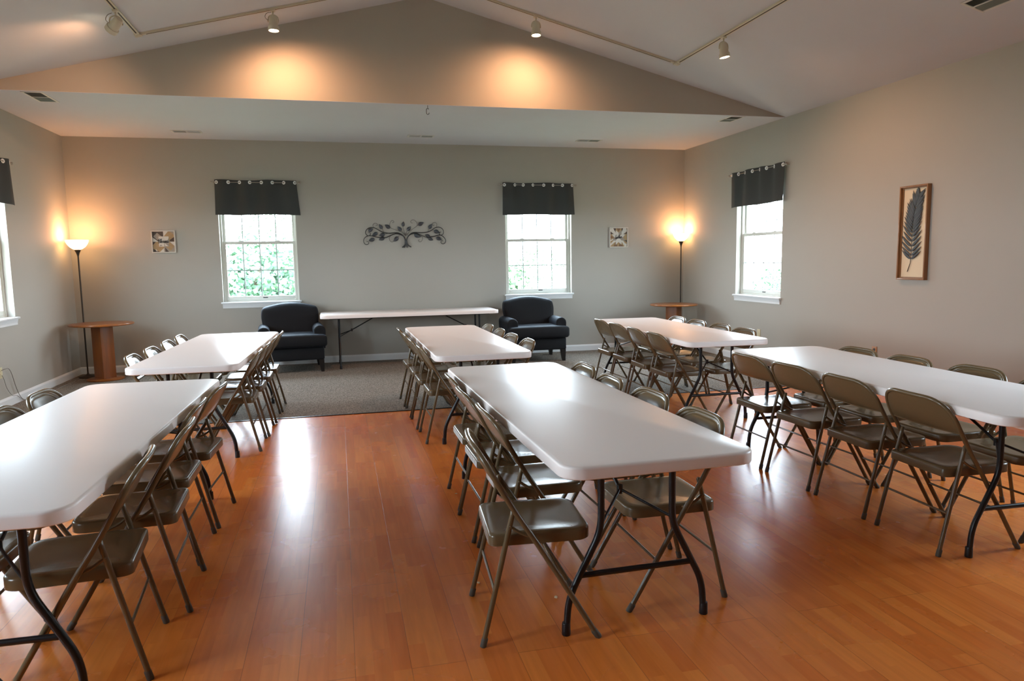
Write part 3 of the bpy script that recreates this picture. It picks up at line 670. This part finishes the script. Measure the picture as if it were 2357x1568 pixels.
def spot(x, y, aim, lab, lit, energy, turn=0, cone=70, beam=None):
    """Track head: adapter, yoke, tapered can pointing at AIM."""
    z = zc(x) - .02; root = thing('track_spotlight', lab, 'spotlight', (x, y, z), 0, 'track spotlights on the ceiling'); root.scale = (.9, .9, .9)
    side = -1 if x < XA else 1
    bm = bmn(); box(bm, -.022, -.03, -.014, .022, .03, .004, bevel=.003); o = obj('adapter', bm, M_track, root); o.rotation_euler = (0, side * math.atan(SL), 0)
    bm = bmn(); tube(bm, [(0, 0, 0), (0, 0, -.05)], .008, 10); obj('stem', bm, M_track, root)
    piv = Vector((0, 0, -.115)); d = (Vector(aim) - Vector((x, y, z)) - piv).normalized()
    q = Vector((0, 0, -1)).rotation_difference(d); side_v = q @ Vector((1, 0, 0)); side_v.z = 0; side_v.normalize()
    rotz = math.atan2(side_v.y, side_v.x)
    bm = bmn(); yk = [(-.052, 0, -.125), (-.052, 0, -.10), (-.04, 0, -.066), (0, 0, -.048), (.04, 0, -.066), (.052, 0, -.10), (.052, 0, -.125)]
    tube(bm, smooth_path(yk, 4), .006, 8); o = obj('yoke', bm, M_track, root); o.rotation_euler = (0, 0, rotz)
    X = side_v; Zax = -d; Yax = Zax.cross(X).normalized(); X = Yax.cross(Zax)
    Mx = Matrix((X, Yax, Zax)).transposed().to_4x4(); Mx.translation = piv
    prof = [(.016, .062), (.030, .058), (.038, .045), (.042, .02), (.046, -.04), (.047, -.052), (.056, -.055), (.057, -.095), (.055, -.097), (.050, -.095), (.049, -.075), (.01, -.07)]
    bm = bmn(); lathe(bm, prof, 28); can = obj('housing', bm, M_track, root); can.matrix_local = Mx
    bm = bmn(); lathe(bm, [(.002, -.102), (.02, -.1005), (.036, -.096), (.047, -.086), (.047, -.078), (.002, -.078)], 24); o = obj('lens', bm, M_lens if lit else M_lensoff, can); o['label'] = 'glowing lamp lens' if lit else 'lamp lens facing away'
    bm = bmn(); tube(bm, smooth_path([(.0, .03, -.03), (.03, .06, -.045), (.045, .075, -.08), (.04, .06, -.105), (.03, .04, -.11)], 6), .003, 6); o = obj('wire', bm, M_dcord, root); o.rotation_euler = (0, 0, turn)
    L = bpy.data.lights.new('spot_beam', 'SPOT'); L.energy = energy; L.color = (1, .50, .25); L.spot_size = math.radians(cone); L.spot_blend = 1; L.shadow_soft_size = .035
    lo = bpy.data.objects.new('spot_beam', L); COL.objects.link(lo); lo.parent = root
    bd = (Vector(beam) - Vector((x, y, z)) - piv).normalized() if beam else d      # separate beam aim, added off the can's axis to light the wall
    lo.matrix_local = Matrix.Translation(piv + d * .13) @ Vector((0, 0, -1)).rotation_difference(bd).to_matrix().to_4x4()
    return L
SPOTS = [spot(xl_, 6.71, (-3.0, 7.7, 2.3), 'ivory track spotlight turned away from the camera, lens hidden', True, 46, 2.0, 128),
         spot(-.50, yt_, (-.50, yt_ - .1, 0), 'lit ivory track spotlight facing the gable wall, left of the hanging hook', True, 66, 2.6, 165, (-.33, YG, 2.45)),
         spot(2.09, yt_, (2.06, yt_ - .2, 0), 'lit ivory track spotlight facing the gable wall, right of the hanging hook', True, 66, 0, 165, (1.98, YG, 2.55)),
         spot(xr_, 6.42, (xr_ + .55, 6.35, 0), 'lit ivory track spotlight pointing down on the slope above the side window', True, 70, -.4, 130, (5.3, 6.2, .9))]

# ------------------------------------------------------------------ vents
def vent(loc, rot, lx, ly, lab):
    root = thing('ceiling_vent', lab, 'vent', loc, 0, 'white ceiling air vents'); root.rotation_euler = rot
    bm = bmn(); hx, hy = lx / 2, ly / 2; f = .022
    for a in ((-hx, -hy, hx, -hy + f), (-hx, hy - f, hx, hy), (-hx, -hy + f, -hx + f, hy - f), (hx - f, -hy + f, hx, hy - f), (-.006, -hy + f, .006, hy - f)): box(bm, a[0], a[1], -.008, a[2], a[3], -.0005, bevel=.002)
    obj('frame', bm, M_vent, root)
    bm = bmn(); box(bm, -hx + f, -hy + f, -.002, hx - f, hy - f, -.0005); obj('backing', bm, M_ventd, root)
    bm = bmn(); n = 9
    for side in (-1, 1):
        for k in range(n):
            x0 = side * (.012 + (hx - f - .02) * (k + .3) / n); t = side * .006
            loft(bm, [[(x0, y, -.002), (x0 + .0012, y, -.002), (x0 + .0012 + t, y, -.0075), (x0 + t, y, -.0075)] for y in (-hy + f, hy - f)])
    obj('louvers', bm, M_louver, root, smooth=False)
vent((-2.79, 8.17, ZC), (0, 0, PI / 2), .46, .19, 'white ceiling vent at the left end of the gable wall')
vent((-1.79, 9.96, ZC), (0, 0, 0), .36, .17, 'small white ceiling vent over the leafiest window')
vent((1.16, 9.87, ZC), (0, 0, 0), .36, .17, 'small white ceiling vent above the metal tree art, behind the hook')
vent((3.56, 9.89, ZC), (0, 0, 0), .36, .17, 'small white ceiling vent over the window near the star plaque')
vent((4.76, 8.11, ZC), (0, 0, PI / 2), .34, .20, 'white ceiling vent at the right end of the gable wall')
vent((4.73, 4.50, zc(4.73)), (0, math.atan(SL), 0), .22, .30, 'grey ceiling vent on the high sloped ceiling at the top edge of the photo')

# hook under the gable wall edge
bm = bmn(); tube(bm, [(0, 0, .0), (0, 0, -.03)], .0028, 8)
tube(bm, smooth_path([(.012, 0, -.045), (.004, 0, -.036), (-.010, 0, -.04), (-.014, 0, -.055), (-.013, 0, -.085), (-.004, 0, -.097), (.010, 0, -.095), (.015, 0, -.08)], 5), .0034, 8)
hk = obj('snap_hook', bm, M_iron); hk.location = (1.014, YG + .03, ZC); tag(hk, 'small dark metal hook hanging from the edge of the gable wall', 'hook')

# ------------------------------------------------------------------ wrought tree wall art (traced in metres on the wall)
ART = (.965, 1.829); K = .000585
def ap(zx, zy, d=.022): return Vector((ART[0] + (zx - 1190) * K, YB - d, ART[1] + (536 - zy) * K + (zx - 1190) * K * .004))
art = thing('tree_wall_art', 'dark metal tree wall sculpture with curling branches and leaves above the wall table', 'wall art', (ART[0], YB - .022, ART[1]))
def loc_(pts): return [p - Vector((ART[0], YB - .022, ART[1])) for p in pts]
BR = [([(1110, 862), (1175, 800), (1188, 700), (1170, 620), (1110, 555), (1020, 507), (930, 500), (800, 510), (680, 490), (580, 450), (500, 400), (420, 366), (330, 370), (255, 420), (228, 490), (255, 545), (305, 565), (345, 530), (335, 492), (295, 488)], .0055),
      ([(1150, 866), (1192, 800), (1200, 700), (1160, 600), (1080, 548), (980, 522), (880, 545), (780, 590), (680, 620), (560, 612), (450, 590), (380, 570), (300, 566), (222, 600), (180, 660), (182, 730), (230, 778), (285, 765), (296, 720), (245, 700)], .0055),
      ([(1330, 856), (1250, 795), (1225, 700), (1240, 630), (1290, 560), (1370, 507), (1450, 497), (1600, 505), (1740, 490), (1850, 445), (1930, 392), (2020, 370), (2100, 397), (2147, 460), (2140, 535), (2080, 570), (2042, 540), (2048, 500), (2085, 490)], .0055),
      ([(1232, 868), (1222, 790), (1216, 700), (1260, 600), (1340, 537), (1440, 517), (1540, 545), (1650, 595), (1760, 640)], .005),
      ([(1790, 610), (1900, 600), (2000, 572), (2080, 572), (2150, 620), (2195, 690), (2180, 760), (2125, 788), (2080, 760), (2080, 722), (2130, 712)], .005)]
for pts, r in BR:
    bm = bmn(); P = loc_(smooth_path([ap(*p) for p in pts], 5)); n = len(P)
    tube(bm, P, [r * (1.5 - .85 * i / n) for i in range(n)], 8); obj('branch', bm, M_iron, art)
ST = [[(1195, 560), (1100, 480), (1000, 440), (860, 390), (820, 330), (830, 260), (875, 200), (920, 212), (922, 245), (880, 252)], [(1200, 580), (1170, 480), (1145, 360)], [(1195, 570), (1150, 500), (1100, 455)], [(1205, 570), (1215, 510), (1245, 455)],
      [(1230, 570), (1300, 470), (1400, 400), (1490, 330), (1482, 250), (1420, 190), (1355, 200), (1340, 250), (1382, 268)], [(1490, 330), (1530, 310)], [(440, 372), (410, 310), (452, 262), (510, 272), (523, 310), (480, 325)], [(1975, 362), (1985, 290), (1930, 252), (1875, 280), (1888, 328), (1920, 325)],
      [(835, 570), (797, 630), (820, 700), (870, 725), (910, 690)], [(1600, 580), (1620, 650), (1590, 715), (1540, 725), (1515, 690), (1545, 672)], [(670, 490), (650, 430), (635, 390)], [(1050, 560), (1020, 600)], [(830, 520), (760, 515), (690, 530)], [(1760, 490), (1775, 420)]]
for pts in ST:
    bm = bmn(); tube(bm, loc_(smooth_path([ap(*p, .018) for p in pts], 5)), .0022, 6); obj('stem', bm, M_iron, art)
LV = [(640, 400, 560, 285), (830, 388, 700, 297), (1105, 452, 1008, 345), (1142, 355, 1165, 222), (1240, 455, 1338, 345), (1520, 320, 1660, 245), (1780, 412, 1870, 288), (1905, 450, 2055, 515), (1410, 540, 1590, 610), (1810, 608, 1680, 552), (1760, 635, 1885, 695), (1960, 622, 2100, 695), (300, 460, 415, 385), (520, 490, 385, 565), (700, 528, 550, 562), (445, 638, 295, 690), (690, 610, 540, 672), (1022, 595, 905, 715)]
for (bx_, by_, tx_, ty_) in LV:
    b, t = loc_([ap(bx_, by_, .014), ap(tx_, ty_, .02)]); d = t - b; w = Vector((-d.z, 0, d.x)) * .30
    bm = bmn(); rows = []
    for k in range(9):
        u = k / 8; ww = math.sin(PI * u ** .75) ** .9 if 0 < k < 8 else 0.02
        c = b + d * u; rows.append([c - w * ww + Vector((0, .003, 0)), c + Vector((0, -.004 * ww, 0)), c + w * ww + Vector((0, .003, 0))])
    V = [[bm.verts.new(p) for p in r] for r in rows]
    for r0_, r1_ in zip(V, V[1:]):
        for q in (0, 1): bm.faces.new((r0_[q], r0_[q + 1], r1_[q + 1], r1_[q]))
    o = obj('leaf', bm, M_leafiron, art); s = o.modifiers.new('t', 'SOLIDIFY'); s.thickness = .0012

# ------------------------------------------------------------------ framed frond on the right wall
fy0, fy1, fz0, fz1 = 5.622, 5.966, 1.190, 2.086
pic = thing('framed_frond', 'tall narrow wooden frame with a grey palm frond on cream backing', 'picture', (XR, (fy0 + fy1) / 2, (fz0 + fz1) / 2))
hy, hz = (fy1 - fy0) / 2, (fz1 - fz0) / 2
bm = bmn(); t = .014; D = .045
for a in ((-hy, -hz, hy, -hz + t), (-hy, hz - t, hy, hz), (-hy, -hz + t, -hy + t, hz - t), (hy - t, -hz + t, hy, hz - t)): box(bm, -D, a[0], a[1], -.001, a[2], a[3], bevel=.0015)
obj('frame', bm, M_frame, pic)
bm = bmn(); box(bm, -.012, -hy + t, -hz + t, -.002, hy - t, hz - t); obj('backing', bm, M_cream, pic)
bm = bmn(); g = .012  # thin inner fillet of the frame
for a in ((-hy + t, -hz + t, hy - t, -hz + t + g), (-hy + t, hz - t - g, hy - t, hz - t), (-hy + t, -hz + t + g, -hy + t + g, hz - t - g), (hy - t - g, -hz + t + g, hy - t, hz - t - g)): box(bm, -.022, a[0], a[1], -.012, a[2], a[3])
obj('inner_fillet', bm, M_frame, pic, smooth=False)
# in the picture plane: s grows towards the camera (-y), z up
def fp(s, z, d=.02): return Vector((-d, -s, z))
stem = smooth_path([fp(-.058, -.372), fp(-.034, -.31), fp(-.022, -.25), fp(-.018, 0.0), fp(-.008, .15), fp(.015, .26), fp(.052, .36)], 6)
bm = bmn(); tube(bm, stem, [.0035 - .0025 * i / len(stem) for i in range(len(stem))], 6); obj('stem', bm, M_stem, pic)
random.seed(5)
acc = [0]
for p_, q_ in zip(stem, stem[1:]): acc.append(acc[-1] + (q_ - p_).length)
NF = 32
for kk in range(NF):
    k = kk * 20 / (NF - 1); u = (.17 + .81 * kk / (NF - 1)) * acc[-1]; i = min(range(len(acc)), key=lambda t_: abs(acc[t_] - u)); b = stem[i].copy(); tan = (stem[min(i + 1, len(stem) - 1)] - stem[max(i - 1, 0)]).normalized()
    for sd in (-1, 1):
        ln = (.158 if 2 < k < 15 else .145 - .045 * (k > 17)) * random.uniform(.9, 1.06) * (1 if sd < 0 else .98); ang = math.radians(55 - 27 * k / 20) * sd
        d = Vector((0, tan.y * math.cos(ang) - tan.z * math.sin(ang), tan.y * math.sin(ang) + tan.z * math.cos(ang))) * ln
        # keep the tips inside the frame
        e = b + d
        lim = hy - t - .006
        if abs(e.y) > lim: d *= max(.5, (lim - abs(b.y)) / max(1e-4, abs(e.y) - abs(b.y)))
        w = Vector((0, -d.z, d.y)).normalized() * .0135; rows = []
        for q in range(7):
            f = q / 6; ww = max(.03, math.sin(PI * f ** .7) ** .8) if q < 6 else .03; bow = Vector((0, 0, -.10 * f * (1 - f) * ln))
            c = b + d * f + bow + Vector((-.004 * math.sin(PI * f), 0, 0)) + Vector((-.0006 * (kk % 3), 0, 0)); rows.append([c - w * ww, c + Vector((-.002, 0, 0)), c + w * ww])
        bm = bmn(); V = [[bm.verts.new(p) for p in r] for r in rows]
        for r0_, r1_ in zip(V, V[1:]):
            for q in (0, 1): bm.faces.new((r0_[q], r0_[q + 1], r1_[q + 1], r1_[q]))
        o = obj('leaflet', bm, M_frond, pic); s = o.modifiers.new('t', 'SOLIDIFY'); s.thickness = .0012

# ------------------------------------------------------------------ quilt-block plaques
GLYPH = {'e': ([[(0, .3), (.35, .5), (.45, .8), (.3, 1.0), (.12, .8), (.1, .35), (.3, .02), (.6, .15), (.72, .3)]], .68),
         's': ([[(0, .25), (.3, .9), (.36, 1.08), (.5, .6), (.52, .2), (.32, 0), (.12, .1)], [(.52, .2), (.62, .15), (.72, .25)]], .68),
         'd': ([[(.5, .9), (.25, 1.0), (.05, .6), (.1, .1), (.3, 0), (.5, .4), (.62, 2.0)], [(.62, 2.0), (.55, .4), (.64, .02), (.9, .3)]], .9),
         'l': ([[(0, .2), (.35, 1.2), (.42, 2.0), (.3, 2.1), (.22, 1.5), (.2, .3), (.32, 0), (.55, .3)]], .52),
         'B': ([[(.15, 2.0), (.12, 1), (.1, -.05)], [(0, 1.8), (.4, 2.2), (.75, 1.9), (.6, 1.3), (.25, 1.1), (.7, 1.0), (.8, .45), (.45, 0), (0, .12)]], .95),
         'G': ([[(.95, 1.7), (.75, 2.1), (.4, 2.0), (.1, 1.3), (.15, .4), (.5, 0), (.85, .4), (.9, .95), (.55, .9)], [(.9, .95), (.86, .1), (.55, -.4)]], 1.0),
         'a': ([[(.5, .9), (.25, 1.0), (.05, .6), (.1, .1), (.3, 0), (.5, .5), (.55, .95), (.52, .2), (.65, 0), (.82, .25)]], .78),
         't': ([[(.05, .2), (.28, 1.0), (.38, 1.8), (.3, .3), (.42, 0), (.62, .25)], [(.05, 1.25), (.35, 1.3), (.65, 1.36)]], .58),
         'h': ([[(0, .2), (.3, 1.2), (.38, 2.0), (.28, 2.1), (.2, 1.4), (.18, 0)], [(.18, 0), (.25, .7), (.45, 1.0), (.55, .7), (.55, .1), (.68, 0), (.82, .25)]], .78),
         'r': ([[(0, .3), (.2, 1.12), (.28, .9), (.5, .95), (.48, .3), (.6, 0), (.85, .3)]], .8)}
def script(bm, word, k):
    """A handwritten word in relief, letters joined, slanting to the right; k metres per x-height."""
    W = sum(GLYPH[c][1] for c in word); x0 = -W / 2
    for c in word:
        for st in GLYPH[c][0]:
            P = smooth_path([((x0 + x + .22 * y) * k, 0, (y - .8) * k) for x, y in st], 5); n = len(P) - 1
            tube(bm, P, [k * (.075 + .045 * math.sin(PI * i / n)) for i in range(n + 1)], 6)
        x0 += GLYPH[c][1]
def plaque(x0, x1, z0, z1, polys, word, lab, size, tilt=0):
    cx, cz_ = (x0 + x1) / 2, (z0 + z1) / 2; h = (x1 - x0) / 2
    root = thing('word_plaque', lab, 'sign', (cx, YB, cz_), 0, 'wooden quilt block plaques'); root.rotation_euler = (0, tilt, 0)
    bm = bmn(); t = .013
    for a in ((-h, -h, h, -h + t), (-h, h - t, h, h), (-h, -h + t, -h + t, h - t), (h - t, -h + t, h, h - t)): box(bm, a[0], -.032, a[1], a[2], -.0005, a[3], bevel=.0015)
    obj('frame', bm, M_w3, root)
    bm = bmn(); g = h - t; box(bm, -g, -.012, -g, g, -.001, g, mi=3)
    for q, (pl, mi) in enumerate(polys):
        y0 = -.0122 - .00018 * q; loft(bm, [[(-g + 2 * g * u, y, -g + 2 * g * v) for u, v in pl] for y in (-.0118, y0)], mi=mi)
    obj('wood_mosaic', bm, [M_w1, M_w2, M_w3, M_w4, M_w5], root, smooth=False)
    bm = bmn(); script(bm, word, size); o = obj('lettering', bm, M_ink2, root); o.location = (-.004, -.0185, .006); o.rotation_euler = (0, -.06, 0)
P1 = []
def tri(*p): return list(p)
W_, T_, Dk, G_, Br = 2, 1, 0, 3, 4
P1 += [(tri((0, .5), (.5, .5), (.5, 1), (0, 1)), Dk), (tri((.04, .76), (.22, .58), (.42, .76), (.22, .94)), G_), (tri((.3, .74), (.46, .58), (.48, .76)), Br), (tri((0, .5), (.27, .5), (0, .72)), W_),
       (tri((.5, .5), (1, .5), (1, 1), (.5, 1)), T_), (tri((.5, .74), (.5, 1), (.72, 1)), W_), (tri((.82, 1), (1, 1), (1, .82)), G_), (tri((.78, .58), (1, .74), (1, .5), (.8, .5)), Dk),
       (tri((0, 0), (.5, 0), (.5, .5), (0, .5)), T_), (tri((0, .5), (0, .34), (.15, .5)), Dk), (tri((0, .16), (0, 0), (.3, 0)), Dk), (tri((.3, 0), (.55, 0), (.55, .24)), W_), (tri((.1, .12), (.16, .02), (.2, .04), (.14, .14)), W_),
       (tri((.5, 0), (1, 0), (1, .5), (.5, .5)), G_), (tri((.58, .25), (.8, .05), (.98, .28), (.78, .48)), T_), (tri((1, .28), (1, .5), (.78, .5)), W_), (tri((.55, 0), (.55, .22), (.72, 0)), Dk),
       (tri((.28, .26), (.52, .26), (.52, .5), (.28, .5)), W_), (tri((.52, .26), (.74, .26), (.74, .5), (.52, .5)), G_), (tri((.28, .5), (.52, .5), (.52, .76), (.28, .76)), W_), (tri((.52, .5), (.74, .5), (.74, .76), (.52, .76)), W_), (tri((.54, .44), (.56, .28), (.7, .28)), W_), (tri((.3, .28), (.44, .3), (.36, .36)), G_)]
plaque(-2.417, -2.119, 1.603, 1.899, P1, 'Blessed', 'square wooden quilt plaque lettered Blessed, with tan and dark pinwheel blocks', .0255)
P2 = [([(0, 0), (1, 0), (1, 1), (0, 1)], T_)]
P2 += [(tri((.2, 1), (.35, 1), (.3, .75)), Dk), (tri((.38, 1), (.62, 1), (.5, .8)), Br), (tri((.66, 1), (.76, 1), (.7, .72)), Dk), (tri((0, .66), (0, .84), (.2, .7)), Dk), (tri((0, .44), (0, .64), (.22, .5)), Br), (tri((1, .7), (1, .82), (.8, .66)), Dk), (tri((1, .34), (1, .24), (.8, .34)), Dk), (tri((.2, 0), (.44, 0), (.36, .3)), Br), (tri((.5, 0), (.8, 0), (.6, .25)), Br)]
P2 += [(tri((0, .86), (.06, 1), (.18, 1), (.38, .68), (.3, .62)), W_), (tri((1, .84), (.95, 1), (.78, 1), (.64, .7), (.72, .64)), W_), (tri((0, .02), (0, .14), (.3, .4), (.38, .32)), W_), (tri((1, .02), (.86, 0), (.66, .3), (.72, .38)), W_)]
for k in range(8):
    a = PI / 4 * k + PI / 8; m_ = (W_, G_, W_, W_, G_, W_, W_, G_)[k]
    c = (.5, .5); p = lambda r, b: (.5 + r * math.cos(b), .5 + r * math.sin(b))
    P2.append(([c, p(.25, a - PI / 8), p(.43, a), p(.25, a + PI / 8)], m_))
P2 += [(tri((.08, .16), (.24, .3), (.1, .2)), W_), (tri((.86, .17), (.98, .15), (.97, .03)), W_), (tri((.02, .34), (.16, .44), (.18, .38), (.06, .3)), W_)]
plaque(4.119, 4.428, 1.606, 1.906, P2, 'Gather', 'square wooden star plaque lettered Gather, beside the brightest floor lamp', .0255)

# ------------------------------------------------------------------ crumbs on the laminate
for x, y, s, lab in ((.851, 2.796, 1, 'pale crumb on the laminate under the front middle table'), (.556, 3.02, .9, 'pale crumb on the laminate by the rear leg of the nearest chair'), (.656, 4.271, .7, 'tiny pale crumb under the stickered chairs')):
    bm = bmn(); lathe(bm, [(.001, 0), (.006, .0005), (.008, .003), (.005, .006), (.001, .0065)], 9)
    for v in bm.verts: v.co.x *= 1.5; v.co.x += .002 * math.sin(v.co.y * 700)
    o = obj('crumb', bm, M_crumb); o.location = (x, y, 0); o.scale = (s, s, s); o.rotation_euler = (0, 0, x * 9); tag(o, lab, 'crumb', 'crumbs on the floor')

# ------------------------------------------------------------------ outdoors
bm = bmn(); n = 24
def gz(x, y):
    d = max(XL - x - .5, x - XR - .5, y - YB - .5, YF - y - .5, 0); return -.35 - 3.6 * (1 - math.exp(-d / 14))
V = [[bm.verts.new((-70 + 140 * i / n + 1, -60 + 140 * j / n, gz(-70 + 140 * i / n + 1, -60 + 140 * j / n))) for i in range(n + 1)] for j in range(n + 1)]
for j in range(n):
    for i in range(n): bm.faces.new((V[j][i], V[j][i + 1], V[j + 1][i + 1], V[j + 1][i]))
lawn = struct('ground_lawn', bm, M_lawn, smooth=True)
def tree(x, y, top, rad, seed, m, lab, nl=9000):
    random.seed(seed); z0 = gz(x, y); root = thing('tree', lab, 'tree', (x, y, z0), 0, 'trees outside the windows'); H = top - z0
    bm = bmn(); tube(bm, smooth_path([(0, 0, -.2), (.1, .05, H * .3), (-.05, .1, H * .55), (.1, 0, H * .8)], 4), [.28 - .014 * i for i in range(13)], 8); obj('trunk', bm, M_bark, root)
    bm = bmn(); lobes = [(Vector((random.uniform(-.6, .6) * rad, random.uniform(-.6, .6) * rad, H * random.uniform(.3, .82))), rad * random.uniform(.38, .62)) for _ in range(11)] + [(Vector((0, 0, H - rad * .5)), rad * .5)]
    for k in range(nl):
        c, r = random.choice(lobes); d = Vector((random.gauss(0, 1), random.gauss(0, 1), random.gauss(0, 1))).normalized(); p = c + d * r * random.uniform(.8, 1.05)
        if p.z < .3: continue
        u = Vector((random.gauss(0, 1), random.gauss(0, 1), random.gauss(0, .6))).normalized(); v = u.cross(d); v = v.normalized() if v.length > .01 else Vector((0, 0, 1)); s = random.uniform(.07, .17)
        bm.faces.new([bm.verts.new(p + q) for q in (u * s, v * s * .6, -u * s, -v * s * .6)])
    obj('foliage', bm, m, root, smooth=False)
tree(-3.1, 29, 2.3, 2.9, 11, M_leafB, 'fullest green tree seen in the middle panes of the leafiest window')
tree(-10.2, 34, 1.6, 3.0, 12, M_leafA, 'pale green tree filling the lower left panes of the leafiest window')
tree(-1.6, 40, 4.6, 4.4, 13, M_leafA, 'pale green tree reaching highest in the leafiest window')
tree(7.2, 31, 1.5, 2.8, 14, M_leafA, 'faint green tree in the lower panes of the paler back window')
tree(13.2, 38, 1.0, 3.2, 15, M_leafA, 'low pale tree at the far side of the paler back window')
tree(22.2, 31, .7, 2.2, 16, M_leafB, 'faint bluish tree in the bottom panes of the side wall window', 6000)

# ------------------------------------------------------------------ sky, camera, view
wd = bpy.data.worlds.new('overcast_sky'); S.world = wd; wd.use_nodes = True; nt = wd.node_tree; bg = nt.nodes['Background']
tc = nt.nodes.new('ShaderNodeTexCoord'); sp = nt.nodes.new('ShaderNodeSeparateXYZ'); nt.links.new(tc.outputs['Generated'], sp.inputs[0])
mr = nt.nodes.new('ShaderNodeMapRange'); mr.inputs['From Min'].default_value = -.1; mr.inputs['From Max'].default_value = .8; nt.links.new(sp.outputs['Z'], mr.inputs['Value'])
mx = nt.nodes.new('ShaderNodeMix'); mx.data_type = 'RGBA'; mx.inputs['A'].default_value = (.82, .92, 1.0, 1); mx.inputs['B'].default_value = (.62, .80, 1.0, 1)
nt.links.new(mr.outputs['Result'], mx.inputs['Factor']); nt.links.new(mx.outputs['Result'], bg.inputs['Color'])
bg.inputs['Strength'].default_value = 30.0

yaw, pitch, roll, ch = .236575, .114224, -.0155817, 1.45069
cy, sy = math.cos(yaw), math.sin(yaw)
fw = Vector((sy * math.cos(pitch), cy * math.cos(pitch), -math.sin(pitch))); r0 = Vector((cy, -sy, 0)); u0 = r0.cross(fw)
cr, sr = math.cos(roll), math.sin(roll); rt = r0 * cr + u0 * sr; up = u0 * cr - r0 * sr
cam = bpy.data.cameras.new('camera'); cam.sensor_width = 36; cam.lens = 1640.44 * 36 / 2357; cam.sensor_fit = 'HORIZONTAL'; cam.clip_start = .05; cam.clip_end = 300
co = bpy.data.objects.new('camera', cam); COL.objects.link(co); Mc = Matrix((rt, up, -fw)).transposed().to_4x4(); Mc.translation = (0, 0, ch); co.matrix_world = Mc
S.camera = co
cam.dof.use_dof = True; cam.dof.focus_distance = 4.8; cam.dof.aperture_fstop = 5.6
vs = S.view_settings; vs.view_transform = 'Standard'; vs.look = 'None'; vs.gamma = 1; vs.use_curve_mapping = False; vs.exposure = 0.2
S.cycles.use_denoising = True
S.cycles.max_bounces = 10; S.cycles.diffuse_bounces = 6; S.cycles.glossy_bounces = 4; S.cycles.transparent_max_bounces = 12
S.cycles.sample_clamp_indirect = 8
